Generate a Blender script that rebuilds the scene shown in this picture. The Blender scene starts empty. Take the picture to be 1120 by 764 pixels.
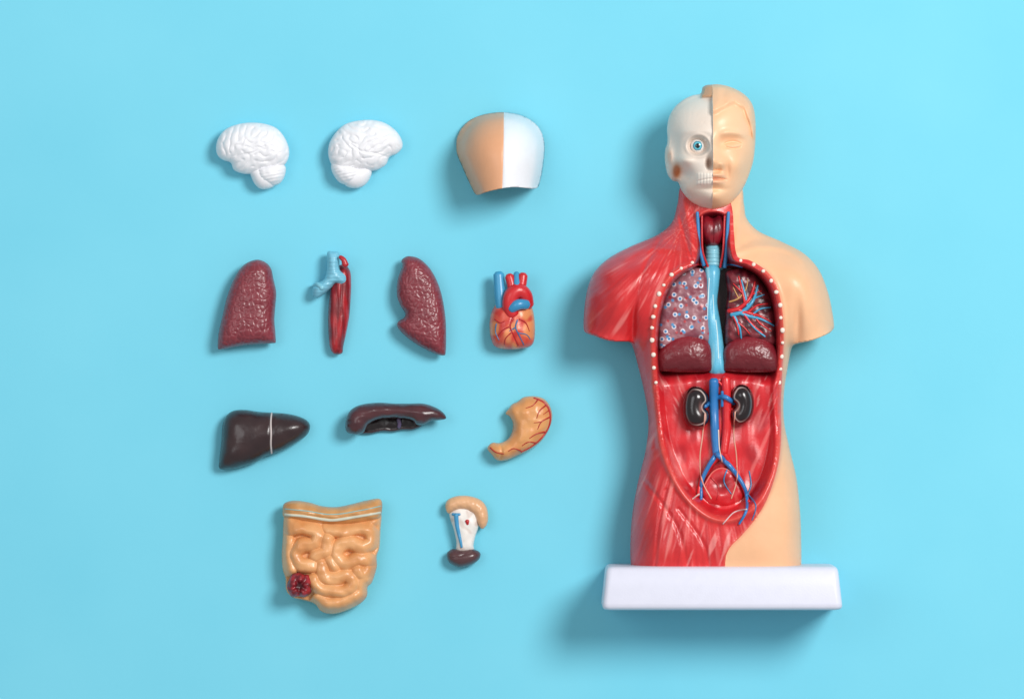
import bpy, math, random
import numpy as np
from mathutils import Vector, geometry
from mathutils.bvhtree import BVHTree
random.seed(4); rng=np.random.RandomState(7)
D=80.0
scn=bpy.context.scene
COL=scn.collection
A=np.array
# ---------------- colour
def lin(c):
    c=np.asarray(c,float)/255.0
    return np.where(c<=0.04045,c/12.92,((c+0.055)/1.055)**2.4)
def mix(a,b,t):
    t=np.asarray(t,float)
    if t.ndim==1: t=t[:,None]
    return np.asarray(a,float)*(1-t)+np.asarray(b,float)*t
def full(n,c): return np.tile(np.asarray(c,float),(n,1))
# ---------------- noise
_tab=rng.rand(256,256)*2*np.pi
def vn(x,y,seed=0):
    x=np.asarray(x,float)+seed*17.3; y=np.asarray(y,float)+seed*9.1
    xi=np.floor(x).astype(int); yi=np.floor(y).astype(int); fx=x-xi; fy=y-yi
    def g(ix,iy,dx,dy):
        a=_tab[ix%256,iy%256]; return np.cos(a)*dx+np.sin(a)*dy
    u=fx*fx*fx*(fx*(fx*6-15)+10); w=fy*fy*fy*(fy*(fy*6-15)+10)
    a=g(xi,yi,fx,fy)*(1-u)+g(xi+1,yi,fx-1,fy)*u
    b=g(xi,yi+1,fx,fy-1)*(1-u)+g(xi+1,yi+1,fx-1,fy-1)*u
    return (a*(1-w)+b*w)*1.5
_j=rng.rand(256,256,2)
def voro(x,y):
    xi=np.floor(x).astype(int); yi=np.floor(y).astype(int)
    f1=np.full(x.shape,9.);f2=np.full(x.shape,9.)
    for dx in(-1,0,1):
        for dy in(-1,0,1):
            j=_j[(xi+dx)%256,(yi+dy)%256]
            d=np.hypot(xi+dx+.1+.8*j[...,0]-x,yi+dy+.1+.8*j[...,1]-y)
            f2=np.where(d<f1,f1,np.minimum(f2,d)); f1=np.minimum(f1,d)
    return f1,f2
# labyrinth pattern (Swift-Hohenberg) for folded surfaces
def labyrinth(n=160,steps=45):
    dx=2*np.pi/8; k=np.fft.fftfreq(n,dx)*2*np.pi; kx,ky=np.meshgrid(k,k); L=.5-(1-kx**2-ky**2)**2
    u=rng.randn(n,n)*.6
    for _ in range(steps):
        u=np.real(np.fft.ifft2((np.fft.fft2(u)+.5*np.fft.fft2(-u**3))/(1-.5*L)))
    return u/np.percentile(np.abs(u),96)
_lab=labyrinth()
def lab(x,y):
    n=_lab.shape[0]; xi=np.floor(x).astype(int); yi=np.floor(y).astype(int); fx=x-xi; fy=y-yi
    g=lambda a,b:_lab[a%n,b%n]
    return (g(xi,yi)*(1-fx)+g(xi+1,yi)*fx)*(1-fy)+(g(xi,yi+1)*(1-fx)+g(xi+1,yi+1)*fx)*fy
def worm(P,wl,ox,oy,w=1.75):
    s=8/wl; l=lab(P[:,0]*s+ox,P[:,1]*s+oy)
    return np.sqrt(np.clip(1-(np.clip(1-l,0,9)/w)**2,0,1))
def ss(a,b,x):
    t=np.clip((x-a)/(b-a),0,1); return t*t*(3-2*t)
def ga(P,u,v,su,sv): return np.exp(-((P[:,0]-u)/su)**2-((P[:,1]-v)/sv)**2)
# ---------------- splines
def spline(pts,sp=2.0,closed=False):
    pts=A([list(map(float,p)) for p in pts]); n=len(pts); out=[]
    rg=range(n) if closed else range(n-1)
    for i in rg:
        if closed: p0,p1,p2,p3=pts[(i-1)%n],pts[i],pts[(i+1)%n],pts[(i+2)%n]
        else: p0,p1,p2,p3=pts[max(i-1,0)],pts[i],pts[i+1],pts[min(i+2,n-1)]
        k=max(1,int(round(np.linalg.norm((p2-p1)[:2])/sp)))
        for j in range(k):
            t=j/k
            out.append(.5*((2*p1)+(-p0+p2)*t+(2*p0-5*p1+4*p2-p3)*t*t+(-p0+3*p1-3*p2+p3)*t**3))
    if not closed: out.append(pts[-1])
    return A(out)
def pdist(P,L,closed=False):
    d=np.full(len(P),1e9); n=len(L)
    for i in range(n if closed else n-1):
        a=L[i][:2]; b=L[(i+1)%n][:2]; ab=b-a; l=ab@ab
        if l<1e-12: continue
        t=np.clip(((P-a)@ab)/l,0,1)
        q=P-a-t[:,None]*ab
        d=np.minimum(d,q[:,0]**2+q[:,1]**2)
    return np.sqrt(d)
def inside(P,L):
    r=np.zeros(len(P),bool); n=len(L); x=P[:,0]; y=P[:,1]
    for i in range(n):
        x1,y1=L[i][:2]; x2,y2=L[(i+1)%n][:2]
        if y1==y2: continue
        c=((y1>y)!=(y2>y))&(x<(x2-x1)*(y-y1)/(y2-y1)+x1)
        r^=c
    return r
def stroke(P,pts,w,soft=1.2):
    return np.clip((w-pdist(P,spline(pts,2)))/soft+.5,0,1)
def ridge(P,pts,w): return np.exp(-(pdist(P,spline(pts,2))/w)**2)
# ---------------- relief triangulation
def tri(outline,sp,lines=(),loops=()):
    L=spline(outline,sp,True)
    x0,y0=L.min(0)[:2]; x1,y1=L.max(0)[:2]
    pts=[]; r=0; y=y0
    while y<y1:
        xs=np.arange(x0+(sp/2 if r%2 else 0),x1,sp); pts.append(np.c_[xs,np.full(len(xs),y)]); y+=sp*.866; r+=1
    G=np.vstack(pts)
    G=G+(rng.rand(*G.shape)-.5)*sp*.12
    G=G[inside(G,L)]; G=G[pdist(G,L,True)>sp*.55]
    V=[tuple(p) for p in L]; E=[(i,(i+1)%len(L)) for i in range(len(L))]
    for ln,cl in [(l,False) for l in lines]+[(l,True) for l in loops]:
        S=spline(ln,sp,cl); G=G[pdist(G,S,cl)>sp*.5]
        b=len(V); V+= [tuple(p) for p in S]
        E+=[(b+i,b+(i+1)%len(S)) for i in range(len(S) if cl else len(S)-1)]
    V+= [tuple(p) for p in G]
    res=geometry.delaunay_2d_cdt([Vector(v) for v in V],E,[],0,1e-5)
    P=A([tuple(v) for v in res[0]]); T=A([list(f) for f in res[2]])
    c=P[T].mean(1); T=T[inside(c,L)]
    a=P[T]; ar=(a[:,1,0]-a[:,0,0])*(a[:,2,1]-a[:,0,1])-(a[:,2,0]-a[:,0,0])*(a[:,1,1]-a[:,0,1])
    T=T[np.abs(ar)>1e-7]
    ar=ar[np.abs(ar)>1e-7]
    T[ar>0]=T[ar>0][:,::-1]
    used=np.unique(T); mp=-np.ones(len(P),int); mp[used]=np.arange(len(used)); P=P[used]; T=mp[T]
    d=pdist(P,L,True); bd=d<1e-3; d[bd]=0
    return P,T,d,bd
def smooth(h,T,fix,it):
    e=np.vstack([T[:,[0,1]],T[:,[1,2]],T[:,[2,0]]]); n=len(h)
    i=np.r_[e[:,0],e[:,1]]; j=np.r_[e[:,1],e[:,0]]; c=np.maximum(np.bincount(i,minlength=n),1)
    h=h.copy()
    for _ in range(it):
        m=np.bincount(i,weights=h[j],minlength=n)/c; h=np.where(fix,h,m)
    return h
def inflate(P,T,d,bd,R,it=40):
    t=np.clip(d/R,0,1); f=1-(1-t)**2; f=smooth(f,T,bd,it); f=np.sqrt(np.clip(f,0,None)); return f/f.max()
# ---------------- materials
def mat(name,rough=.38,coat=.25,bump=.15,bscale=60,var=.06,spec=.5):
    m=bpy.data.materials.new(name); m.use_nodes=True; nt=m.node_tree; b=nt.nodes['Principled BSDF']
    at=nt.nodes.new('ShaderNodeAttribute'); at.attribute_name='Col'
    tc=nt.nodes.new('ShaderNodeTexCoord')
    n=nt.nodes.new('ShaderNodeTexNoise'); n.inputs['Scale'].default_value=9; n.inputs['Detail'].default_value=5
    nt.links.new(tc.outputs['Object'],n.inputs['Vector'])
    mr=nt.nodes.new('ShaderNodeMapRange'); mr.inputs[3].default_value=1-var*1.6; mr.inputs[4].default_value=1+var*1.6
    nt.links.new(n.outputs['Fac'],mr.inputs[0])
    vm=nt.nodes.new('ShaderNodeVectorMath'); vm.operation='SCALE'
    nt.links.new(at.outputs['Color'],vm.inputs[0]); nt.links.new(mr.outputs[0],vm.inputs['Scale'])
    nt.links.new(vm.outputs[0],b.inputs['Base Color'])
    n2=nt.nodes.new('ShaderNodeTexNoise'); n2.inputs['Scale'].default_value=bscale; n2.inputs['Detail'].default_value=3
    nt.links.new(tc.outputs['Object'],n2.inputs['Vector'])
    bp=nt.nodes.new('ShaderNodeBump'); bp.inputs['Strength'].default_value=bump; bp.inputs['Distance'].default_value=.01
    nt.links.new(n2.outputs['Fac'],bp.inputs['Height']); nt.links.new(bp.outputs[0],b.inputs['Normal'])
    mr2=nt.nodes.new('ShaderNodeMapRange'); mr2.inputs[3].default_value=rough-.06; mr2.inputs[4].default_value=rough+.08
    nt.links.new(n.outputs['Fac'],mr2.inputs[0]); nt.links.new(mr2.outputs[0],b.inputs['Roughness'])
    b.inputs['Coat Weight'].default_value=coat; b.inputs['Coat Roughness'].default_value=.22
    b.inputs['Specular IOR Level'].default_value=spec
    return m
M_gloss=mat('painted_glossy_plastic',.36,.3,.2)
M_red=mat('painted_red_plastic',.36,.3,.2,40,.08)
M_skin=mat('skin_plastic',.42,.12,.12,50,.03,.4)
M_white=mat('white_plastic',.4,.15,.12,50,.02,.4)
M_lung=mat('maroon_plastic',.36,.25,.25,45,.08)
M_liver=mat('dark_brown_plastic',.3,.35,.2,40,.1)
M_kid=mat('kidney_plastic',.22,.5,.05,40,.03)
# ---------------- things
class Thing:
    def __init__(s,name,label,cat,cu,cv,href=15,group=None,single=False):
        s.k=(D-href/100)/D; s.name=name; s.props=dict(label=label,category=cat)
        if group: s.props['group']=group
        s.cu,s.cv=cu,cv; s.single=single; s.bv=[]; s.root=None
        if not single:
            o=bpy.data.objects.new(name,None); COL.objects.link(o); s.root=o; s._fin(o); o.empty_display_size=.1
    def _fin(s,o):
        o.location=((s.cu-560)/100*s.k,(382-s.cv)/100*s.k,0)
        for a,b in s.props.items(): o[a]=b
    def conv(s,V):
        V=np.asarray(V,float); return np.c_[(V[:,0]-s.cu)/100*s.k,-(V[:,1]-s.cv)/100*s.k,V[:,2]/100]
    def part(s,name,V,F,C,m,parent=None,label=None,flat=False,reg=True):
        V=np.asarray(V,float)
        me=bpy.data.meshes.new(name); F=[list(map(int,f)) for f in F]
        me.from_pydata([tuple(v) for v in s.conv(V)],[],F)
        C=np.asarray(C,float)
        if C.ndim==1: C=full(len(V),C)
        ca=me.color_attributes.new('Col','FLOAT_COLOR','POINT')
        ca.data.foreach_set('color',np.c_[lin(np.clip(C,0,255)),np.ones(len(V))].ravel())
        me.polygons.foreach_set('use_smooth',[not flat]*len(F)); me.materials.append(m); me.update()
        o=bpy.data.objects.new(name if not s.single else s.name,me); COL.objects.link(o)
        if s.single and s.root is None: s.root=o; s._fin(o)
        else: o.parent=parent or s.root
        if label: o['label']=label
        if reg:
            s.bv.append(BVHTree.FromPolygons([Vector(v) for v in V],F))
        return o
    def z(s,u,v):
        b=0
        for t in s.bv:
            h=t.ray_cast(Vector((u+.013,v+.007,900)),Vector((0,0,-1)))
            if h[0] is not None: b=max(b,h[0].z)
        return b
def closed(P,T,bd,zt,zb):
    n=len(P); V=np.c_[P,zt]; idx=np.arange(n); nb=np.where(~bd)[0]
    mp=idx.copy(); mp[nb]=n+np.arange(len(nb))
    V=np.vstack([V,np.c_[P[nb],zb[nb]]]); B=mp[T][:,::-1]
    return V,np.vstack([T,B]),np.r_[idx,nb]
def organ(th,name,outline,zb,z0,H,R,m,col,disp=None,sp=1.1,it=40,parent=None,label=None,reg=True):
    P,T,d,bd=tri(outline,sp); f=inflate(P,T,d,bd,R,it)
    z=zb+z0+H*f; 
    if disp is not None: z=z+disp(P,f,d)*np.clip(d/2.5,0,1)
    bot=zb+z0*(1-f)
    V,F,src=closed(P,T,bd,z,bot)
    C=col(P,f,d) if callable(col) else full(len(P),col)
    return th.part(name,V,F,C[src],m,parent,label,reg=reg)
def tubegeo(path,rad,sides=10,flatten=1.0):
    p=np.asarray(path,float); n=len(p); r=np.interp(np.linspace(0,1,n),np.linspace(0,1,len(rad)),rad) if not np.isscalar(rad) else np.full(n,rad)
    V=[];F=[]
    tg=np.gradient(p,axis=0); tg/= (np.linalg.norm(tg,axis=1)[:,None]+1e-9)
    rings=[]
    def ring(c,t,rr):
        up=A([0,0,1.]); s=np.cross(t,up); l=np.linalg.norm(s)
        s= A([1,0,0.]) if l<1e-3 else s/l
        u=np.cross(s,t); b=len(V)
        for k in range(sides):
            a=2*math.pi*k/sides; V.append(c+s*math.cos(a)*rr+u*math.sin(a)*rr*flatten)
        rings.append(b)
    ring(p[0]-tg[0]*r[0]*.5,tg[0],r[0]*.55)
    for i in range(n): ring(p[i],tg[i],r[i])
    ring(p[-1]+tg[-1]*r[-1]*.5,tg[-1],r[-1]*.55)
    for a,b in zip(rings,rings[1:]):
        for k in range(sides): F.append([a+k,a+(k+1)%sides,b+(k+1)%sides,b+k])
    F.append([rings[0]+k for k in range(sides)][::-1]); F.append([rings[-1]+k for k in range(sides)])
    return A(V),F
def tubes(th,name,specs,col,m,off=0.3,drape=True,parent=None,sp=2.0,sides=8,reg=False,label=None,flatten=1.0,each=False):
    if each:
        return [tubes(th,name,[s],col,m,off,drape,parent,sp,sides,reg,label,flatten) for s in specs]
    VV=[];FF=[];b=0;CC=[]
    for s in specs:
        pts,rad=s[0],s[1]; c=s[2] if len(s)>2 else col
        S=spline(pts,sp)
        if drape:
            zz=A([th.z(q[0],q[1]) for q in S]); zz=np.maximum(zz,1)
            if len(zz)>4:
                k=np.ones(3)/3; zp=np.r_[zz[0],zz,zz[-1]]; zz=np.maximum(np.convolve(zp,k,'valid'),zz-.6)
            S=np.c_[S[:,:2],zz+off]
        V,F=tubegeo(S,rad,sides,flatten); VV.append(V); FF+=[[i+b for i in f] for f in F]; b+=len(V); CC.append(full(len(V),c))
    return th.part(name,np.vstack(VV),FF,np.vstack(CC),m,parent,label,reg=reg)
def sphere(c,r,n=16,mm=10,sz=1.0):
    V=[];F=[]
    for i in range(mm+1):
        a=math.pi*i/mm
        for k in range(n):
            b=2*math.pi*k/n; V.append((c[0]+r*math.sin(a)*math.cos(b),c[1]+r*math.sin(a)*math.sin(b),c[2]+r*math.cos(a)*sz))
    for i in range(mm):
        for k in range(n):
            F.append([i*n+k,(i)*n+(k+1)%n,(i+1)*n+(k+1)%n,(i+1)*n+k][::-1])
    return A(V),F
def sub(V,F,src_cols,sel):
    Fs=F[sel]; us=np.unique(Fs); mp=-np.ones(len(V),int); mp[us]=np.arange(len(us))
    return V[us],mp[Fs],src_cols[us]

# =====================================================  SURFACE
def plane():
    me=bpy.data.meshes.new('tabletop'); s=30
    me.from_pydata([(-s,-s,0),(s,-s,0),(s,s,0),(-s,s,0)],[],[(0,1,2,3)])
    m=bpy.data.materials.new('blue_paper'); m.use_nodes=True; nt=m.node_tree; b=nt.nodes['Principled BSDF']
    tc=nt.nodes.new('ShaderNodeTexCoord'); n=nt.nodes.new('ShaderNodeTexNoise'); n.inputs['Scale'].default_value=.5; n.inputs['Detail'].default_value=5
    nt.links.new(tc.outputs['Object'],n.inputs['Vector'])
    r=nt.nodes.new('ShaderNodeValToRGB'); c1=lin((118,206,229)); c2=lin((124,210,232))
    r.color_ramp.elements[0].position=.3; r.color_ramp.elements[1].position=.7
    r.color_ramp.elements[0].color=(*c1,1); r.color_ramp.elements[1].color=(*c2,1)
    nt.links.new(n.outputs['Fac'],r.inputs[0]); nt.links.new(r.outputs[0],b.inputs['Base Color'])
    n2=nt.nodes.new('ShaderNodeTexNoise'); n2.inputs['Scale'].default_value=70; n2.inputs['Detail'].default_value=4
    nt.links.new(tc.outputs['Object'],n2.inputs['Vector'])
    bp=nt.nodes.new('ShaderNodeBump'); bp.inputs['Strength'].default_value=.08; bp.inputs['Distance'].default_value=.01
    nt.links.new(n2.outputs['Fac'],bp.inputs['Height']); nt.links.new(bp.outputs[0],b.inputs['Normal'])
    b.inputs['Roughness'].default_value=.75; b.inputs['Specular IOR Level'].default_value=.2
    me.materials.append(m); o=bpy.data.objects.new('tabletop',me); COL.objects.link(o); o['kind']='structure'
plane()

# =====================================================  BRAINS
WH=(234,234,238)
def brain(label,c,cer,cbl,stem,ox,fiss):
    t=Thing('brain_half',label,'brain model',c[0],c[1],18,group='white brain halves')
    organ(t,'cerebrum',cer,0,14,20,28,M_white,WH,lambda P,f,d:1.25*(worm(P+2*np.c_[vn(P[:,0]*.12,P[:,1]*.12,3),vn(P[:,0]*.12,P[:,1]*.12,8)],6.8,ox,ox*2.3,1.95)-.8)+.9*vn(P[:,0]*.12,P[:,1]*.12,2)-1.8*stroke(P,fiss,.5,2.5),sp=.7)
    organ(t,'cerebellum',cbl,0,13,16,15,M_white,WH,lambda P,f,d:.3*np.sin(P[:,1]*1.7+P[:,0]*.35)+.5*vn(P[:,0]*.2,P[:,1]*.2,5),sp=.8)
    organ(t,'brain_stem',stem,0,12,13,9,M_white,WH,None,sp=.9)
brain('white brain half, front end pointing left, above the dark red lung with a flat base',(276,170),
 [(236,161),(239,150),(247,141),(259,136),(272,134),(288,135),(302,140),(311,150),(316,163),(315,174),(309,182),(298,186),(287,188),(276,190),(266,190),(256,186),(252,178),(244,175),(238,170)],
 [(279,184),(288,178),(303,177),(312,182),(311,193),(305,201),(294,203),(282,198)],
 [(272,184),(283,180),(295,186),(301,196),(299,204),(287,207),(279,202),(274,192)],3,[(252,176),(264,170),(278,167),(290,160)])
brain('white brain half, front end pointing right, above the trachea piece',(399,169),
 [(359,170),(360,157),(367,145),(377,136),(390,132),(406,131),(420,134),(432,142),(439,152),(440,161),(434,168),(426,172),(422,180),(412,186),(400,187),(388,188),(374,187),(364,182)],
 [(362,180),(368,176),(384,177),(394,183),(393,195),(384,202),(372,200),(364,190)],
 [(380,184),(396,180),(406,184),(405,194),(398,203),(388,206),(378,203),(374,195)],61,[(424,172),(410,168),(396,166),(384,158)])

# =====================================================  SKULL CAP
def skullcap():
    t=Thing('skull_cap','domed skull cap, left half peach and right half white','skull cap model',548,168,30)
    out=[(499,160),(500,149),(506,138),(515,130),(527,125),(540,122.5),(552,122),(566,124),(578,129),(588,137),(594,148),(596,162),(594,183),(591,198),(588,205),(582,207),(570,206),(558,206),(545,208),(532,211),(524,213.5),(519,211),(512,197),(505,181),(500,169)]
    P,T,d,bd=tri(out,1.3,lines=[[(551,115),(551,150),(550,190),(549,220)]])
    side=spline([(523,224),(519,211),(512,197),(505,181),(500,169),(499,160),(500,149),(506,138),(515,130),(527,125),(540,122.5),(552,122),(566,124),(578,129),(588,137),(594,148),(596,162),(594,183),(591,198),(588,218)],1.3)
    d2=pdist(P,side); fix=(d2<1.0)&bd
    f=np.clip(d2/48,0,1); f=1-(1-f)**2; f=np.where(fix,0,f); f=np.sqrt(np.clip(smooth(f,T,fix,80),0,1)); f/=f.max()
    e=np.sqrt(np.clip(1-((P[:,0]-549)/50)**2-(np.minimum(P[:,1]-184,0)/64)**2,0,1))
    z=6+30*f+50*e*np.clip(d2/8,0,1)**.5
    z=smooth(z,T,bd,4)
    seam=stroke(P,[(551,100),(551,150),(550,190),(549,230)],.5,1.2)*.8
    z=z-seam*np.clip(d/3,0,1)
    zb=np.maximum(z-5,.6)
    V,F,src=closed(P,T,bd,z,zb)
    c=V[F].mean(1); left=c[:,0]<np.interp(c[:,1],[115,150,190,220],[551,551,550,549])
    for nm,sel,colr,m in(('skin_half',left,(224,164,124),M_skin),('bone_half',~left,(230,232,237),M_white)):
        v_,f_,_=sub(V,F,V,sel); t.part(nm,v_,f_,colr,m)
skullcap()

# =====================================================  LUNGS
def lungtex(seed,s=.19,amp=.6):
    def cells(P):
        q=np.c_[P[:,0]+vn(P[:,0]*.1,P[:,1]*.1,seed)*2.5,P[:,1]+vn(P[:,0]*.1,P[:,1]*.1,seed+3)*2.5]
        f1,f2=voro(q[:,0]*s+seed,q[:,1]*s*.8+seed); return f2-f1
    def disp(P,f,d): return (1-np.exp(-(cells(P)/.22)**2))*amp-amp*.6+vn(P[:,0]*.15,P[:,1]*.15,seed)*.5
    def col(P,f,d):
        return mix(mix((134,50,60),(116,40,50),.5+.5*vn(P[:,0]*.06,P[:,1]*.06,seed)),(156,86,94),np.exp(-(cells(P)/.12)**2)*.45)
    return disp,col
dp,cl=lungtex(5)
t=Thing('lung','dark red lung with a broad flat base, left of the trachea piece','lung model',270,335,18,group='loose dark red lungs',single=True)
organ(t,'lung',[(279,284),(289,286),(296,293),(299,305),(302,320),(301,335),(300,350),(301,362),(301.5,373),(300,375),(288,376),(272,377),(258,379),(243,382),(238.5,381.5),(238,376),(239,364),(243,346),(248,325),(256,304),(266,290)],0,14,19,17,M_lung,cl,dp,sp=.85)
dp,cl=lungtex(9)
t=Thing('lung','dark red lung with a pointed lower tip and notched side, beside the heart','lung model',461,335,18,group='loose dark red lungs',single=True)
organ(t,'lung',[(449,280),(459,283),(469,292),(477,305),(483,322),(487,345),(488,365),(487.5,385),(485,388.5),(477,387),(462,380),(448,371),(438,362),(434,355),(436,351),(442,347),(443,342),(438,334),(434,322),(435,305),(440,291),(439,285),(443,281)],0,14,17,16,M_lung,cl,dp,sp=.85)

# =====================================================  TRACHEA PIECE
t=Thing('trachea_piece','light blue forked trachea joined to a tapering dark red tube, between the two lungs','trachea model',365,332,14)
organ(t,'oesophagus',[(364,306),(366,296),(371,290),(378,290),(383,297),(384,310),(383.5,325),(382,345),(379,362),(375.5,378),(374,386),(366,387),(361,380),(359,360),(359,340),(361,320)],0,9,11,9,M_red,
  lambda P,f,d:mix(mix((172,28,36),(118,16,26),ss(-.4,.4,vn(P[:,0]*.2,P[:,1]*.04,2))),(226,150,146),stroke(P,[(366,322),(365,350),(366,376)],.6,1.6)*.5),lambda P,f,d:1.0*vn(P[:,0]*.3,P[:,1]*.05,6)-1.2*stroke(P,[(374,306),(373,340),(370,380)],.6,2.5),sp=.9)
tc=organ(t,'trachea',[(358,276),(365,275),(371,277),(371.5,290),(373,296),(379,300),(379,309),(373,312),(367,310),(362,315),(355,321),(347,326),(342,323),(342,315),(348,309),(355,304),(357.5,292)],0,14,12,8,M_gloss,(122,192,216),lambda P,f,d:.25*np.sin(P[:,1]*1.5)+.5*vn(P[:,0]*.2,P[:,1]*.2,5),sp=.8)
tubes(t,'aorta',[([(372,281,24),(376,284,25),(378,290,24)],[2.2,3,4])],(178,26,36),M_red,drape=False,sides=12)
tubes(t,'bronchus_branch',[([(353,315),(347,311),(343,313)],[3.4,3,2.4])],(130,198,218),M_gloss,off=-1.2)

# =====================================================  HEART
t=Thing('heart','small heart with blue and red vessels on top and an orange lower body','heart model',560,338,16)
ht=organ(t,'ventricles',[(536,348),(539,338),(546,329),(558,325),(573,327),(581,334),(584.5,348),(585,366),(582,377),(572,381),(556,382),(542,379),(537,370),(535.5,358)],0,14,20,20,M_gloss,
  lambda P,f,d:mix(mix((228,144,92),(212,82,62),ss(-.3,.3,vn(P[:,0]*.07,P[:,1]*.07,3))),(190,34,34),ss(.05,.5,vn(P[:,0]*.1,P[:,1]*.08,12))*.6),
  lambda P,f,d:.8*vn(P[:,0]*.1,P[:,1]*.1,4)+1.5*ga(P,550,360,8,14)-1.0*stroke(P,[(562,340),(560,355),(566,378)],.8,3),sp=.9)
tubes(t,'vena_cava',[([(545.5,300,20),(546.5,312,21),(547.5,324,22),(549,336,22)],[6,6.2,6.6,6.6])],(62,152,196),M_gloss,drape=False,sides=16,reg=True)
tubes(t,'aorta',[([(561,344,28),(558,334,30),(560,323,31),(567,318,30),(574,323,27),(577,334,22)],[8,8.6,8.8,8.6,8,7]),
   ([(561,320,28),(559,309,27),(557,302,26)],[5.6,5.2,5]),([(569,318,27),(571,308,26),(572,301,25)],[5.8,5.4,5.2])],(204,36,42),M_red,drape=False,sides=18,reg=True)
tubes(t,'pulmonary_artery',[([(559,338,34),(567,333,37),(576,333,31)],[5,6,5.4])],(54,142,190),M_gloss,drape=False,sides=16,reg=True)
tubes(t,'arch_branch',[([(565,299,24),(565,308,29),(566,316,34)],[3.2,3.6,3.6])],(62,152,196),M_gloss,drape=False,sides=12,reg=True)
tubes(t,'coronary_arteries',[([(561,348),(558,357),(562,367),(567,378)],[1.1,.6]),([(558,357),(550,361),(545,367)],[.9,.4]),([(560,363),(553,370),(552,377)],[.8,.4])],(178,26,30),M_red,parent=ht)
tubes(t,'coronary_artery',[([(568,349),(575,353),(579,362)],[.9,.4]),([(541,349),(547,353),(552,351)],[.8,.5])],(178,26,30),M_red,parent=ht,each=True)
tubes(t,'coronary_veins',[([(566,350),(564,358),(569,369),(573,377)],[.9,.5]),([(564,358),(557,362)],[.8,.4]),([(567,364),(576,366),(580,371)],[.7,.4])],(48,110,160),M_gloss,parent=ht)
tubes(t,'coronary_vein',[([(543,354),(542,363),(546,372)],[.8,.4])],(48,110,160),M_gloss,parent=ht)

# =====================================================  LIVER
t=Thing('liver','glossy dark brown liver tapering to the right with a thin white band across it','liver model',289,480,15)
lv=organ(t,'liver_lobes',[(240,512),(240,500),(242,482),(243,466),(247,455),(255,449),(268,448),(282,450),(297,451),(312,452),(326,455),(336,460),(339,467),(335,476),(324,484),(312,491),(300,496),(290,499),(280,505),(266,510),(252,513)],0,10,22,26,M_liver,
  lambda P,f,d:mix((60,39,39),(42,26,29),.5+.5*vn(P[:,0]*.05,P[:,1]*.05,2)),lambda P,f,d:-1.6*stroke(P,[(298,448),(297,470),(297,500)],1.2,4)+.4*vn(P[:,0]*.1,P[:,1]*.1,8),sp=1.0)
tubes(t,'ligament',[([(297,451.5),(296.5,462),(297,474),(296.5,485),(297,495.5)],[1.0,1.2,1.1])],(196,184,182),M_white,off=0,parent=lv)

# =====================================================  LIVER UNDERSIDE PIECE
t=Thing('liver_slice','long narrow dark maroon organ piece with a hollow lower edge, right of the liver','organ model',433,457,12)
organ(t,'upper_shell',[(378,468),(379,456),(385,447),(396,442),(414,440),(432,441),(448,441),(463,441),(476,445),(485,451),(488,457),(482,459),(472,460),(464,464),(456,464),(450,459),(438,457),(424,457),(412,459),(403,464),(398,472),(390,475),(381,473)],0,20,15,13,M_liver,
 lambda P,f,d:mix((88,46,50),(64,34,40),.5+.5*vn(P[:,0]*.06,P[:,1]*.1,3)),lambda P,f,d:.6*vn(P[:,0]*.1,P[:,1]*.2,8),sp=.9)
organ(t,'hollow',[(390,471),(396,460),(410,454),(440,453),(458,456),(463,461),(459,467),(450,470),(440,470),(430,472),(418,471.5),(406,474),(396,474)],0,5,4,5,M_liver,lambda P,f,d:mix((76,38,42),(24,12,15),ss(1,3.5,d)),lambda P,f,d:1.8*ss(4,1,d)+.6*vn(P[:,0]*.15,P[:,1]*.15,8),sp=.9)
tubes(t,'vessel_stump',[([(436,458,12),(437,463,10),(436,467,9)],[2.6,2.2])],(92,76,108),M_liver,drape=False,each=True)

# =====================================================  STOMACH
t=Thing('stomach','curved orange stomach with red veins along its outer edge','stomach model',570,470,14)
so=organ(t,'stomach_body',[(556,447),(560,442),(566,439),(573,434),(584,433),(595,436),(602,445),(604,457),(600,470),(592,482),(580,491),(566,498),(554,503),(544,503),(538,497),(533,490),(538,484),(547,484),(555,480),(560,472),(561,463),(558,456),(553,452)],0,12,18,17,M_gloss,
  lambda P,f,d:mix((230,170,108),(212,138,82),.5+.5*vn(P[:,0]*.06,P[:,1]*.06,9)),lambda P,f,d:1.0*vn(P[:,0]*.12,P[:,1]*.12,4)-1.8*stroke(P,[(546,482),(549,494),(546,503)],.6,3),sp=.9)
tubes(t,'gastric_veins',[([(584,435),(595,440),(601,450),(601,463),(595,475),(584,486),(570,494)],[1.0,1.3,1.2,1.0,.7]),
  ([(597,443),(590,449),(587,457)],[.9,.4]),([(601,456),(592,461),(588,469)],[.9,.4]),([(592,461),(584,462)],[.6,.3]),([(596,472),(587,474),(579,479)],[.9,.4]),([(586,484),(578,483),(571,487)],[.8,.4]),([(601,448),(594,453)],[.7,.3]),
  ([(570,493),(562,490),(556,493)],[.8,.4]),([(588,437),(583,443),(575,446)],[.8,.3])],(178,34,28),M_red,parent=so)
tubes(t,'gastric_vein',[([(536,489),(542,494),(551,496)],[.8,.5])],(178,34,28),M_red,parent=so)

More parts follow.
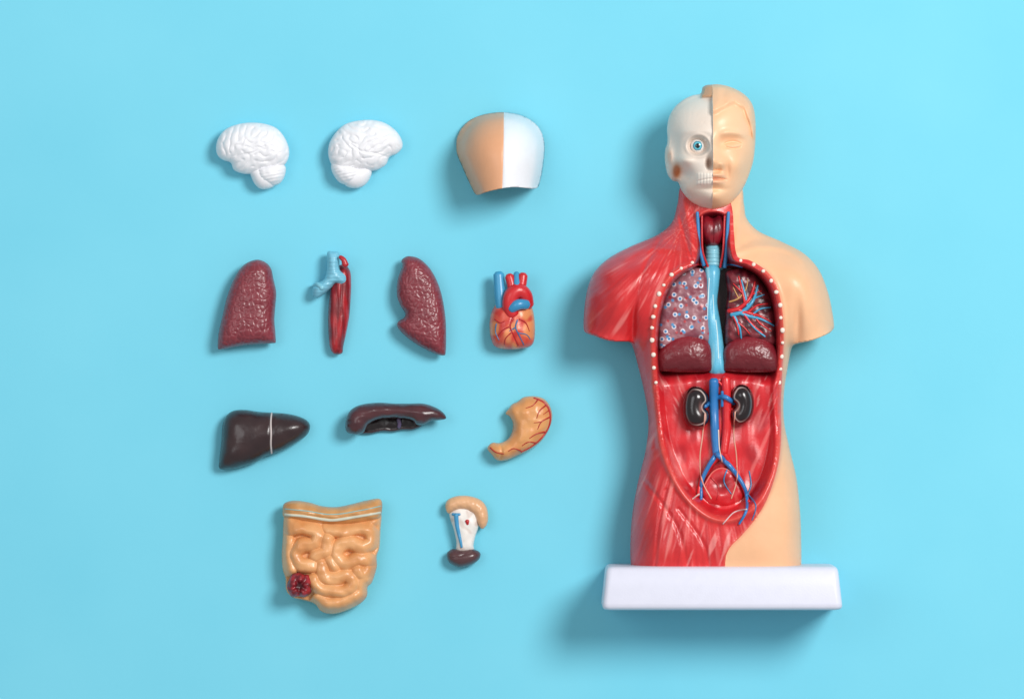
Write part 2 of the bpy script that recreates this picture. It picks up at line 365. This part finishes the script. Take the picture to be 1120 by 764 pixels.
# =====================================================  INTESTINES
t=Thing('intestines','coiled tan intestines with a dark red patch at lower left','intestine model',363,608,18)
coils=[[(318,578),(333,576),(347,582),(344,594),(330,596),(322,605),(328,616),(341,618)],
 [(360,577),(375,580),(390,576),(404,580),(407,592),(396,598),(383,593),(371,597),(368,608),(379,615),(393,611),(404,612)],
 [(358,589),(357,602),(346,607)],[(352,618),(355,630),(368,632),(380,628),(387,638),(378,646),(364,645),(352,644),(344,634)],
 [(404,624),(397,636),(396,648),(384,657),(370,661),(356,660),(348,655)],[(314,590),(313,606),(317,622)],[(366,618),(362,612)],[(392,624),(402,634)]]
cS=[spline(c,2) for c in coils]
def coilh(P,f,d):
    q=P+1.2*np.c_[vn(P[:,0]*.07,P[:,1]*.07,3),vn(P[:,0]*.07,P[:,1]*.07,8)]
    h=np.zeros(len(P)); 
    for i,c in enumerate(cS):
        r=8.6; h=np.maximum(h,np.sqrt(np.clip(1-(pdist(q,c)/r)**2,0,1)))
    return (h-.75)*10*np.clip(d/5,.3,1)*ss(568,580,P[:,1])+.9*vn(P[:,0]*.13,P[:,1]*.13,3)
bo=organ(t,'bowel_loops',[(311,562),(320,560),(345,566),(375,568),(400,565),(416,560),(416,580),(415,598),(412,608),(412,620),(407,636),(402,642),(401,652),(392,661),(374,669),(361,671),(351,668),(344,660),(332,656),(320,653),(313,645),(312,632),(309,622),(308,606),(309,590)],0,13,22,20,M_gloss,
  lambda P,f,d:mix((230,168,112),(214,146,90),ss(-.4,.7,vn(P[:,0]*.05,P[:,1]*.05,7))),coilh,sp=.75)
cn=organ(t,'transverse_colon',[(311,550),(322,547),(338,549),(352,553),(368,554),(384,551),(400,547),(414,545),(418,550),(417,562),(412,570),(396,572),(372,575),(348,573),(325,570),(311,566),(309,558)],0,17,18,15,M_gloss,
  lambda P,f,d:mix((216,162,104),(192,132,76),.5+.5*vn(P[:,0]*.06,P[:,1]*.1,2)),lambda P,f,d:1.6*vn(P[:,0]*.09,P[:,1]*.14,4)-1.0*stroke(P,[(309,560),(335,562),(363,566),(392,562),(418,558)],.6,2),sp=.9)
tubes(t,'membrane_band',[([(312,562),(335,564),(363,568),(392,564),(416,560)],[1.5,1.7,1.9,1.7,1.3])],(206,206,188),M_white,off=-.6,parent=cn)
tubes(t,'colon_edge_line',[([(312,556),(335,558),(363,562),(392,558),(416,553)],.7)],(150,186,180),M_white,off=-.2,parent=cn)
organ(t,'caecum',[(316,634),(320,627),(327,625),(332,627),(338,628),(342,635),(340,641),(341,647),(334,652),(327,651),(320,652),(316,646),(314,640)],27,5,10,9,M_red,
  lambda P,f,d:mix(mix((158,32,44),(116,18,30),ss(-.3,.3,vn(P[:,0]*.2,P[:,1]*.2,3))),(66,8,18),np.clip(1.3*ga(P,328,640,4,5),0,1)),lambda P,f,d:-6*ga(P,328,640,5,5)+1.6*np.cos(5*np.arctan2(P[:,1]-640,P[:,0]-328)+1)*ss(2,6,np.hypot(P[:,0]-328,P[:,1]-640))+.8*vn(P[:,0]*.25,P[:,1]*.25,6),sp=.7,parent=bo,label='dark red round opening')

# =====================================================  PANCREAS / SPLEEN PIECE
t=Thing('pancreas_piece','small organ piece with a tan arch, white middle and dark brown foot','pancreas model',510,581,12)
dpl=organ(t,'duodenum_plate',[(492,557),(505,551),(518,553),(525,562),(524,574),(520,586),(518,596),(518,603),(507,604),(499,603),(499,592),(496,578),(492,566)],0,8,9,8,M_white,
  lambda P,f,d:mix((234,228,222),(214,200,192),ss(.1,.6,vn(P[:,0]*.12,P[:,1]*.12,3))),lambda P,f,d:.8*vn(P[:,0]*.12,P[:,1]*.1,5),sp=.8)
organ(t,'pancreas',[(487,553),(490,546),(500,542),(513,542),(525,546),(532,554),(534,566),(532,574),(527,578),(522,571),(518,562),(508,557),(498,558),(490,561)],0,12,9,9,M_gloss,
  (226,174,130),lambda P,f,d:.5*vn(P[:,0]*.2,P[:,1]*.2,5),sp=.8)
organ(t,'spleen',[(489,604),(495,600),(506,601),(517,600),(525,604),(524,611),(516,617),(503,620),(493,616),(489,610)],0,10,11,9,M_liver,
  (84,54,56),lambda P,f,d:-1.2*stroke(P,[(494,610),(505,607),(514,603)],.5,2),sp=.8)
tubes(t,'vein',[([(499,562),(500,574),(503,588),(505,598)],[2.6,2.4,2.0,1.2]),([(495,562),(503,562)],[1.6,1.4])],(66,150,196),M_gloss,parent=dpl)
tubes(t,'artery_patch',[([(511,569),(511.5,573)],[2.8,1.6])],(188,26,36),M_red,off=-1,parent=dpl)

# =====================================================  TORSO
t=Thing('torso_model','anatomical human torso with an open chest, half skinned and half muscle, on a white plinth','anatomy model',785,380,85)
oA=[(748,200),(780,194),(810,200),(815,222),(818,238),(831,252),(855,263),(880,276),(897,294),(907,318),(912,340),(914,355),(913,360)]
oB=[(907,365),(890,372),(876,375),(870,377)]
oC=[(867,382),(863,402),(859,430),(859,460),(865,490),(873,525),(877,565),(878,600),(878,622),(877,624)]
oD=[(840,624),(785,624),(730,624)]
oE=[(692,624),(691,622),(690,600),(692,565),(698,530),(707,492),(710,462),(706,432),(699,402),(693,380)]
oF=[(688,374),(668,373),(650,367),(642,364)]
oG=[(639,360),(639,345),(642,320),(650,298),(666,282),(690,269),(720,256),(736,242),(742,222),(748,200)]
outline=oA+oB+oC+oD+oE+oF+oG[:-1]
cav=[(768,233),(780,230),(793,233),(799,245),(799,268),(803,284),(817,289),(832,298),(843,312),(849,330),(852,352),(853,380),(852,408),(851,440),(851,470),(848,498),(841,522),(830,543),(815,557),(797,565),(779,563),(762,552),(747,535),(735,513),(726,488),(721,460),(718,430),(717,400),(716,375),(718,350),(723,328),(732,309),(744,297),(758,288),(762,270),(761,245)]
bline=[(790,185),(797,210),(802,232),(803,255),(806,280),(820,285),(836,295),(847,309),(853,328),(856,352),(857,380),(856,408),(855,440),(855,472),(852,502),(845,528),(836,550),(823,570),(810,585),(800,595),(795,603),(793,612),(792,640)]
P,T,d,bd=tri(outline,1.25,lines=[bline],loops=[cav])
CS=spline(cav,1.25,True); dc=pdist(P,CS,True); inc=inside(P,CS)&(dc>1e-3); sc=np.where(inc,dc,-dc)
BS=spline(bline,1.25); dbl=pdist(P,BS)
u,v=P[:,0],P[:,1]
# edges that round over; the arm stumps and the foot of the torso stay flat-cut
d2=np.minimum.reduce([pdist(P,spline(o_,1.25)) for o_ in (oA,oC,oE,oG)])
fx=bd&(d2<2.5)
t_=np.clip(np.minimum(d2,d*6+4)/52,0,1); f=1-(1-t_)**2; f=np.where(fx,0,f); f=np.sqrt(np.clip(smooth(f,T,fx,160),0,None)); f/=f.max()
neck=1-ss(228,300,v)
Hh=60-26*neck
ztop=45+Hh*f
ztop+=9*ga(P,672,322,24,34)+9*ga(P,885,322,24,34)
ztop+=7*ga(P,868,300,24,22)+3*ga(P,706,300,26,18)
ztop-=6*ga(P,872,352,5,22)+6*ga(P,692,350,5,24)
ztop+=5*ga(P,865,570,14,50)+6*ga(P,715,575,16,50)
ztop-=4*ga(P,872,395,10,25)
# collarbones and neck cords
ztop+=3.0*ridge(P,[(806,276),(830,270),(858,272),(878,284)],4)-1.6*ridge(P,[(812,266),(832,260),(852,264)],4)
ztop+=2.6*ridge(P,[(756,280),(736,273),(708,272),(684,282)],4)+2.6*ridge(P,[(748,218),(753,245),(757,272)],3.2)+2.0*ridge(P,[(811,222),(808,245),(805,268)],3.2)
skinpoly=np.vstack([BS,[[1000,640],[1000,185]]])
skin=inside(P,skinpoly)
def fib(u,v):
    th1=np.arctan2(v-250,u-745); r1=np.hypot(u-745,v-250)
    s1=vn(th1*13,r1*.018,2)+.6*vn(th1*34,r1*.024,6)
    th2=np.arctan2(v-395,u-765); s2=vn(th2*26,v*.014,3)+.6*vn(th2*60,v*.018,7)
    s3=vn((u*.8+v*.55)*.14,(v)*.02,9)+.4*vn((u*.8+v*.55)*.3,v*.02,19)
    w=ss(375,400,v); w3=ss(500,530,v)
    return s1*(1-w)+w*(s3*(1-w3)+s2*w3)
fb=fib(u,v)
mus=(~skin)&(~inc)
fm=ss(2,9,dc)*np.clip(d/6,0,1)
ztop+=np.where(mus,.7*fb*fm+2.0*vn(u*.03,v*.02,4)*fm,0)
gro=stroke(P,[(722,262),(706,290),(697,320),(692,352),(692,372)],.8,6)+stroke(P,[(744,236),(750,262),(756,284)],.5,4)+stroke(P,[(758,212),(760,250),(759,280)],.4,3)*.6\
   +stroke(P,[(700,520),(722,548),(742,580),(752,622)],.8,6)+stroke(P,[(728,535),(720,575),(716,622)],.6,5)*.8+stroke(P,[(742,556),(768,592),(776,622)],.6,5)*.9+stroke(P,[(708,420),(716,450),(716,490)],.6,5)*.6
ztop-=np.where(mus,2.8*np.clip(gro,0,1.3)*np.clip(d/4,0,1),0)
rim=np.exp(-((dc-3.5)/3.2)**2)*(~inc)*ss(280,300,v)
ztop+=3.2*rim
vd=v+3.5*np.cos((u-785)/22.)
ab=ss(394,420,vd)
abd=74-5*ss(420,455,v)+10*ss(525,565,v)+5*np.exp(-((u-787)/16)**2)*ss(540,490,v)+2.6*vn(u*.05,v*.035,13)+1.1*vn((u-787)*.12,v*.02,15)
floor=50*(1-ab)+abd*ab
floor=np.where(v<292,56,floor)
wl=ss(0,9,sc)
z=np.where(inc,ztop*(1-wl)+np.minimum(floor,ztop-2)*wl,ztop)
z[bd]=45
zb=45-40*f
V,F,src=closed(P,T,bd,z,zb)
cc=V[F].mean(1)[:,:2]; nt_=len(T); istop=np.arange(len(F))<nt_
fi=inside(cc,CS)&istop; fs=inside(cc,skinpoly)&~fi; fm_=~fi&~fs
red=A((212,44,46.)); 
cm=mix(red,(192,30,38),ss(-.5,.5,vn(u*.03,v*.03,21))*.5)
cm=mix(cm,(238,158,148),ss(.15,.75,fb)*.6)
cm=mix(cm,(180,24,32),ss(.2,.7,-fb)*.4)
cm=mix(cm,(218,74,62),rim*.8)
cm=mix(cm,(222,84,70),ss(300,225,v)*.3)
st=ss(.25,.6,vn((u-780)*.2+(v-500)*.06,v*.03,27))
cm=mix(cm,(240,196,186),st*ss(560,585,v)*ss(700,730,u)*.5)
cc2=mix((212,38,46),(180,22,34),ss(-.1,.5,vn(u*.05,v*.04,31)))
sidew=ss(14,30,np.abs(u-787))
cc2=mix(cc2,(234,138,130),ss(.15,.6,vn((u-787)*.13+np.sign(u-787)*v*.05,v*.02,33))*.6*ss(408,420,v)*sidew)
cc2=mix(cc2,(240,176,168),ss(.3,.6,vn((u-787)*.3+np.sign(u-787)*v*.12,v*.05,35))*.6*ss(406,412,v)*ss(470,440,v)*sidew)
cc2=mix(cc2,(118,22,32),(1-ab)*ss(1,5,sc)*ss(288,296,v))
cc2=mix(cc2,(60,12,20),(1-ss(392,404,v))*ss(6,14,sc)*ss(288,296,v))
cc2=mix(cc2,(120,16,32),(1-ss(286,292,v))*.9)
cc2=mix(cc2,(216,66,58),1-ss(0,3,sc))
cs=mix((241,189,148),(234,177,134),.5+.5*vn(u*.02,v*.02,3))
cs=mix(cs,(228,140,112),np.exp(-(dbl/2.2)**2)*.6*ss(285,300,v)*ss(612,590,v))
cm=mix(cm,(226,112,88),np.exp(-(dbl/2.5)**2)*.6*ss(285,300,v))
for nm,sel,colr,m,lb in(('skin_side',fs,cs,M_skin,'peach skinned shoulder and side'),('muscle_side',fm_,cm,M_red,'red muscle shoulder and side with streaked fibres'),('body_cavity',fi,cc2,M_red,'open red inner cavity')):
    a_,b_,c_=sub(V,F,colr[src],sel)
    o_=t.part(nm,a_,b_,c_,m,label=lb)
# ---- plinth
def plinth():
    def rr(x0,x1,zh,y,r=7):
        pts=[]
        for cx,cz,a0 in((x1-r,zh-r,0),(x0+r,zh-r,90),(x0+r,r+0,180),(x1-r,r+0,270)):
            for k in range(7):
                a=math.radians(a0+15*k); pts.append((cx+r*math.cos(a),y,max(.3,cz+r*math.sin(a))))
        return pts
    prof=[(618.4,671,908,114),(618.5,668,911,117),(619.3,665.2,913.6,121),(621,663.6,915,124),(624,662.6,916,126),(640,660.8,917.8,128.4),(658,658.8,919.8,130.4),(661.5,658.6,920,130.4),(663.8,659.4,919.2,129),(665.2,661.4,917.2,126.5),(665.8,665,914,122)]
    V=[];F=[]
    rings_=[rr(x0,x1,zh-14,y) for (y,x0,x1,zh) in prof]
    for r in rings_: V+=r
    m=len(rings_[0])
    for i in range(len(rings_)-1):
        for k in range(m): F.append([i*m+k,i*m+(k+1)%m,(i+1)*m+(k+1)%m,(i+1)*m+k])
    F.append(list(range(m))[::-1]); F.append([(len(rings_)-1)*m+k for k in range(m)])
    o=t.part('plinth',V,F,(218,219,234),M_white,label='white rectangular plinth',reg=False)
    import bmesh
    bm=bmesh.new(); bm.from_mesh(o.data); bmesh.ops.recalc_face_normals(bm,faces=bm.faces); bm.to_mesh(o.data); bm.free()
    for p_ in o.data.polygons:
        if len(p_.vertices)>6: p_.use_smooth=False
plinth()
# ---- head
hout=[(778,92),(786,91.5),(798,94),(811,100),(820,108),(825,118),(827,133),(827,150),(826,165),(824,178),(819,193),(813,206),(804,218),(794,226),(783,229),(772,228),(762,224),(753,217),(746,208),(742,199),(736,197),(731,191),(728.5,182),(727.5,172),(728,163),(730,157),(730.5,150),(730,140),(732,128),(738,117),(747,109),(757,104),(766,102),(768,99),(769,95),(773,92.5)]
P,T,d,bd=tri(hout,.85,lines=[[(778,80),(779,120),(779,180),(779,240)]])
u,v=P[:,0],P[:,1]; s=np.abs(u-779); R_=u>778.7
f=inflate(P,T,d,bd,50,300)
z=66+50*f
def G(a,b,sa,sb): return np.exp(-((s-a)/sa)**2-((v-b)/sb)**2)
nose=9.5*G(0,178,8.5,7.5)+5*G(0,168,6,10)+2.5*G(0,155,6,8)
nose*=(1-.9*ss(184,188.5,v)*(1-ss(9,13,s)))
face=nose+4.8*G(9.5,180.5,3.8,3.8)-3.6*G(6,187,3,1.6)
face+=-9*G(19,157,11,7)+6.2*G(22,160,8.5,4.8)-3*G(9,158,5,6)
e1=np.exp(-((v-(155.4+.03*(s-22)**2))/1.1)**2)*ss(11,8,np.abs(s-22)); e2=np.exp(-((v-(163-.025*(s-22)**2))/1.0)**2)*ss(10.5,7.5,np.abs(s-22))
face+=-2.4*e1-2.6*e2
face+=3.6*np.exp(-((v-(146+.012*(s-20)**2))/3.6)**2)*ss(4,14,s)*(1-ss(28,40,s))
face+=5.2*np.exp(-((v-192.2)/2.7)**2)*(1-ss(5,16,s))+6*np.exp(-((v-199.8)/3.1)**2)*(1-ss(3,15,s))-4.6*np.exp(-((v-196-.004*s*s)/1.0)**2)*(1-ss(11,17,s))
face+=6.5*G(0,216,12,7)+5.5*G(27,181,10,11)-4.5*G(0,207,12,3)+3*G(0,132,26,16)-3.5*G(16,188,3,9)-3.5*G(39,190,8,18)
hl=np.interp(s,[0,6,14,24,34,40,44,50],[124,122,117,113,119,133,150,160])+1.2*vn(u*.1,v*.1,5)
hair=ss(4,-4,v-hl)
strand=vn((u*.8+v*.5)*.12,(v-u)*.04,8)
face+=hair*(5.5+1.5*strand)
skull=-16*np.clip(1.25*G(16,160,10.5,9.5),0,1)+3.0*np.exp(-((np.hypot((s-16)/12.5,(v-160)/11.5)-1)/.2)**2)-9*G(4,179,3.2,6)+5*G(0,166,4,8)
skull+=6*G(30,176,9,5)-6*G(41,158,7,14)-8*G(31,191,9,7)+3*G(18,145,16,5)+4*G(33,208,8,6)
tm=ss(188.5,191,v)*(1-ss(201,203.5,v))*(1-ss(14,20,s))
skull+=tm*(1.4-1.2*np.exp(-((v-196-.01*s*s)/.8)**2)-.7*np.exp(-((((s+1)%3.4)-1.7)/.5)**2))+3.4*G(0,196,17,10)+5.5*G(0,216,12,7)-2.5*G(0,207,14,2.5)
er=np.hypot((u-732)/4,(v-171)/10)
skull+=5*np.exp(-(er/.85)**2)-3*np.exp(-(er/.4)**2)
cr=np.abs(vn(u*.09,v*.09,5)); skull+=-.3*np.exp(-(cr/.03)**2)*ss(150,135,v)
z=z+np.where(R_,face,skull-1.2-3*ss(125,105,v))*np.clip(d/4,0,1)
z+=np.where(~R_,7*ss(108.5,105,v)*ss(766,768,u),0)*np.clip(d/3,0,1)
z[bd]=66
zb=66-56*f
V,F,src=closed(P,T,bd,z,zb)
cs=mix((245,198,158),(238,186,144),.5+.5*vn(u*.03,v*.03,3))
cs=mix(cs,(234,176,134),hair*.25); cs=mix(cs,(228,152,128),np.clip(G(0,196,13,5),0,1)*.45)
ck=mix((234,223,212),(224,208,194),.5+.5*vn(u*.04,v*.04,6))
ck=mix(ck,(190,158,140),np.clip(1.2*G(4,179,3.4,6),0,1)*.7+np.clip(G(16,160,11,10),0,1)*.45)  # eye socket and nose hole shading painted into the bone colour
ck=mix(ck,(220,196,174),ss(180,215,v)*.45)
ck=mix(ck,(238,230,220),tm*.6)
ck=mix(ck,(172,96,50),np.clip(1.5*ga(P,740,187,4,7),0,1)*.9)
ck=mix(ck,(224,170,138),np.clip(1.3*np.exp(-(er/.8)**2),0,1)*.55)
ck=mix(ck,(206,150,108),ss(108.5,105,v)*ss(766,768,u)*.95)
left=V[F].mean(1)[:,0]<779
for nm,sel,colr,m,lb in(('face_half',~left,cs,M_skin,'peach face half with moulded hair'),('skull_half',left,ck,M_white,'white skull half with exposed teeth')):
    a_,b_,c_=sub(V,F,colr[src],sel); hd=t.part(nm,a_,b_,c_,m,label=lb)
ez=t.z(763,160)
Ve,Fe=sphere((763,160,ez+1.2),8.2,36,40)
r=np.hypot(Ve[:,0]-762.5,Ve[:,1]-160)
C=full(len(Ve),(234,230,226)); top=Ve[:,2]>ez+1
C=np.where(((r<5.2)&top)[:,None],A((42,130,156.)),C); C=np.where(((r<4.2)&top)[:,None],A((96,190,208.)),C); C=np.where(((r<2.7)&top)[:,None],A((14,14,18.)),C)
t.part('eyeball',Ve,Fe,C,mat('eye_gloss',.12,.8,0,50,0),parent=hd,label='exposed eyeball with blue iris',reg=False)
# ---- neck contents
BL=(46,126,184); RD=(196,28,36)
organ(t,'larynx',[(767,240),(773,235),(780,238),(787,235),(794,240),(796,252),(791,264),(783,269),(776,269),(769,263),(765,252)],55,8,14,10,M_red,
   lambda P,f,d:mix((134,18,34),(96,10,26),ss(-.2,.5,vn(P[:,0]*.1,P[:,1]*.1,3))),lambda P,f,d:.9*vn(P[:,0]*.2,P[:,1]*.08,3)-2.0*stroke(P,[(780,236),(780,268)],.6,3),sp=.9)
organ(t,'windpipe',[(773,269),(780,267),(788,269),(790,282),(792,294),(780,296),(769,294),(771,282)],55,6,12,8,M_gloss,(132,196,214),lambda P,f,d:.5*np.sin(P[:,1]*1.55),sp=.8)
tubes(t,'jugular_vein',[([(763,232,76),(764,250,76),(765,270,76),(770,290,74)],[1.8,2.0,2.0,2.2]),([(797,232,76),(796,250,76),(795,270,76),(793,292,74)],[1.8,2.0,2.0,2.2])],BL,M_gloss,drape=False,each=True)
tubes(t,'carotid_artery',[([(768,236,74),(768,258,75),(769,276,75),(775,292,72)],1.3),([(793,236,74),(792,258,75),(791,276,75),(788,292,72)],1.3)],RD,M_red,drape=False,each=True)
# ---- chest contents
def spots(P,f,d):
    c=mix((162,112,120),(134,80,92),ss(-.3,.5,vn(P[:,0]*.07,P[:,1]*.07,4)))
    c=mix(c,(124,50,66),ss(.1,.5,vn(P[:,0]*.1,P[:,1]*.1,9))*.7)
    f1,f2=voro(P[:,0]*.085+3,P[:,1]*.085+8)
    c=mix(c,(222,216,222),ss(.25,.19,f1)); c=mix(c,(60,128,180),ss(.15,.10,f1))
    g1,g2=voro(P[:,0]*.075+31,P[:,1]*.075+18); c=mix(c,(70,140,190),ss(.15,.10,g1)*.9)
    h1,h2=voro(P[:,0]*.07+61,P[:,1]*.07+48); return mix(c,(176,34,44),ss(.13,.08,h1)*.9)
organ(t,'lung_upper_lobe',[(750,297),(760,293),(768,294),(774,302),(775,325),(776,350),(776,374),(762,372),(742,374),(724,384),(720,372),(721,350),(725,330),(734,312),(743,301)],50,22,9,6,M_lung,spots,lambda P,f,d:.5*vn(P[:,0]*.2,P[:,1]*.2,3),sp=.7,label='mauve lung lobe with pale blue spots')
dl,cl2=lungtex(14,.25,.22)
def dome(P,f,d): return A([1,.6,.7])*mix((130,50,60),(100,34,44),ss(366,402,P[:,1]))
organ(t,'lung_lower_lobe',[(719,399),(719,388),(725,377),(736,369),(749,365),(761,366),(772,371),(778,380),(779,394),(778,405),(765,407),(745,407),(728,406),(720,405)],54,20,12,26,M_lung,dome,dl,sp=.9)
lu=organ(t,'lung_upper_lobe',[(794,299),(803,294),(813,294),(826,300),(837,312),(845,329),(849,350),(850,376),(834,376),(816,372),(796,378),(793,366),(794,340),(796,320)],50,20,12,9,M_lung,
   lambda P,f,d:mix((122,38,48),(74,18,28),ss(-.3,.4,vn(P[:,0]*.12,P[:,1]*.12,8))),lambda P,f,d:1.0*vn(P[:,0]*.16,P[:,1]*.16,3),sp=.85,label='dark red lung lobe with branching vessels')
organ(t,'lung_lower_lobe',[(792,396),(792,383),(799,373),(811,367),(825,366),(838,370),(848,379),(852,391),(852,405),(835,407),(815,407),(798,406),(792,404)],54,20,12,26,M_lung,dome,dl,sp=.9)
gv=organ(t,'great_vein',[(772,292),(787,292),(787,310),(785,330),(788,350),(791,370),(793,390),(793,408),(777,408),(775,388),(771,362),(769,340),(771,315)],62,8,8,8,M_gloss,
   lambda P,f,d:mix((92,180,212),(140,204,224),ss(.1,.6,vn(P[:,0]*.15,P[:,1]*.03,5))),lambda P,f,d:.8*vn(P[:,0]*.2,P[:,1]*.04,4),sp=.9)
tubes(t,'vein_streak',[([(776,304),(775,322),(774,345)],.8),([(783,350),(785,368),(786,392)],.8),([(780,322),(781,342)],.6)],(200,230,236),M_white,off=-.4,parent=gv,each=True)
tubes(t,'collarbone_vessel',[([(752,292),(765,289),(772,292)],1.1,RD),([(789,291),(800,289),(812,292)],1.1,BL)],BL,M_gloss,each=True)
tr=[([(797,340),(806,338),(815,332),(822,322),(826,308)],[2.6,2.2,1.0]),([(806,338),(818,342),(830,345),(844,352)],[2.2,1.6,.8]),([(812,341),(822,354),(834,364)],[1.8,.9]),([(815,332),(812,318),(808,302)],[1.7,.8]),([(818,342),(828,334),(840,332)],[1.5,.7]),([(800,341),(806,354),(808,366)],[1.8,.8]),([(822,322),(833,318)],[1.2,.6]),([(812,320),(802,310)],[1.2,.6]),([(824,344),(832,354),(844,362)],[1.2,.6]),([(804,350),(814,358),(820,365)],[1.2,.6])]
tubes(t,'lung_arteries',tr,(206,30,38),M_red,off=.7,parent=lu)
tubes(t,'lung_veins',[([(a+3,b+4) for a,b in p],r) for p,r in tr[:7]],(64,156,196),M_gloss,off=.5,parent=lu)
tubes(t,'bronchial_tree',[([(798,330),(808,326),(816,316),(818,305)],[1.1,.5]),([(808,326),(802,314)],[.9,.4])],(200,150,90),M_gloss,off=.4,parent=lu)
# ---- rib ends
dots=[(757,288),(744,293),(734,301),(726,311),(720,322),(716,334),(714,346),(713,359),(713,372),(714,387),(715,402),(717,419),(810,285),(823,290),(834,297),(843,307),(849,320),(853,334),(854,347),(855,360),(855,374),(855,389),(854,404),(853,419)]
Vs,Fs_=sphere((0,0,0),2.5,10,6,.6)
base=None
for (a,b) in dots:
    zz=t.z(a,b)
    if base is None:
        base=t.part('rib_end',Vs+A([785,380,0]),Fs_,(240,222,208),M_white,reg=False); o=base
    else: o=base.copy(); COL.objects.link(o); o.parent=t.root
    sc_=random.uniform(.75,1.1); o.scale=(sc_,sc_*random.uniform(.85,1.2),sc_)
    o.location=((a+random.uniform(-.8,.8)-785)/100*t.k,-(b+random.uniform(-1,1)-380)/100*t.k,(zz+.1)/100)
# ---- abdomen
def kid(cx):
    def g(P,f,d):
        hx=(P[:,0]-cx)*(1 if cx<787 else -1)
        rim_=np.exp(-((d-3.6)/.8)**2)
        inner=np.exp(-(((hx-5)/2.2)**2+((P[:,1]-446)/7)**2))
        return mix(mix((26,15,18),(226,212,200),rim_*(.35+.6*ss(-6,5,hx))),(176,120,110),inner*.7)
    return g
kz=72
organ(t,'kidney',[(760,422),(768,424),(774,431),(775,439),(771,445),(775,451),(775,460),(770,466),(761,468),(753,465),(748,456),(747,443),(749,431),(754,424)],kz,8,14,13,M_kid,kid(761),sp=.6)
organ(t,'kidney',[(812,420),(819,423),(824,432),(825,444),(822,456),(815,463),(807,464),(801,458),(800,450),(805,443),(800,437),(800,430),(805,422)],kz,8,14,13,M_kid,kid(812),sp=.6)
bl_=organ(t,'bladder',[(790,510),(800,514),(810,523),(816,535),(812,546),(801,553),(788,554),(775,550),(767,540),(770,527),(779,515)],66,8,8,12,M_red,
   lambda P,f,d:mix(mix((206,38,46),(226,110,100),ss(.2,.6,vn(P[:,0]*.12,P[:,1]*.06,9))*.5),(150,12,26),np.clip(1.3*ga(P,790,529,10,8),0,1)),lambda P,f,d:-6*ga(P,790,529,10,8)+1.2*vn(P[:,0]*.1,P[:,1]*.1,6),sp=1)
tubes(t,'bladder_ligament',[([(771,530),(779,517),(789,512),(800,516),(812,527)],1.0)],(222,100,92),M_red,off=.1,parent=bl_)
tubes(t,'aorta',[([(794,414),(795,440),(795,470),(792,495)],[5.2,5.2,5,4.2]),([(792,495),(801,510),(812,530),(819,548)],[3.2,2.8,2.2,1.6]),([(791,495),(778,508),(767,526),(764,542)],[3.2,2.8,2.2,1.6]),([(793,450),(802,447)],[1.8,1.4]),([(793,424),(786,417)],[1.6,1.2])],(218,36,42),M_red,off=3.6,sides=12,reg=True)
tubes(t,'vena_cava',[([(781,416),(781,440),(782,470),(784,496)],[5.4,5.2,5,4.6]),([(784,496),(797,508),(808,522),(816,538),(816,556),(808,572)],[3.2,2.8,2.4,2,1.6,1.2]),([(784,496),(775,510),(768,526),(767,546)],[3,2.6,2.2,1.6]),([(781,438),(771,444)],[3,2.4]),([(782,435),(793,434),(803,441)],[2.8,2.8,2.4]),([(790,428),(790,444)],[1.6,1.6])],(44,120,186),M_gloss,off=2.4,sides=12,reg=True)
tubes(t,'ureter',[([(771,452),(769,475),(766,500),(768,525),(778,545)],[.9,.8]),([(804,450),(803,475),(806,500),(806,525),(800,545)],[.9,.8])],(222,160,140),M_gloss,off=.3,each=True)
tubes(t,'mesenteric_vessel',[([(786,470),(787,490),(790,505)],[.8,.6],(232,206,190)),([(818,540),(822,530),(820,515)],[1,.6],(60,130,180)),([(765,540),(757,545)],[1,.6],(220,200,190)),([(816,556),(802,560),(790,572)],[1,.6],(216,190,190)),([(818,540),(826,552),(822,568)],[1,.5],(60,120,170)),([(796,512),(792,526),(800,540)],[.9,.5],(60,130,180)),([(778,522),(786,532),(784,546)],[.9,.5],(190,26,36))],BL,M_gloss,off=.5,each=True)

# =====================================================  CAMERA / LIGHT
cam=bpy.data.cameras.new('camera'); co_=bpy.data.objects.new('camera',cam); COL.objects.link(co_)
co_.location=(0,0,D); cam.sensor_width=36; cam.lens=36*D/11.2; cam.clip_end=500; cam.clip_start=1; scn.camera=co_
def area(name,loc,size,power,color=(1,1,1)):
    l=bpy.data.lights.new(name,'AREA'); l.shape='DISK'; l.size=size; l.energy=power; l.color=color
    o=bpy.data.objects.new(name,l); COL.objects.link(o); o.location=loc
    o.rotation_euler=(-Vector(loc)).to_track_quat('-Z','Y').to_euler(); return o
area('softbox_key',(19.5,14,35),15,15200,(1,.985,.965))
area('softbox_fill',(-16,5,30),18,1700,(.96,.985,1))
w=bpy.data.worlds.new('World'); scn.world=w; w.use_nodes=True
w.node_tree.nodes['Background'].inputs[0].default_value=(.97,.985,1,1); w.node_tree.nodes['Background'].inputs[1].default_value=.37
scn.view_settings.view_transform='Standard'; scn.view_settings.look='None'; scn.view_settings.exposure=0
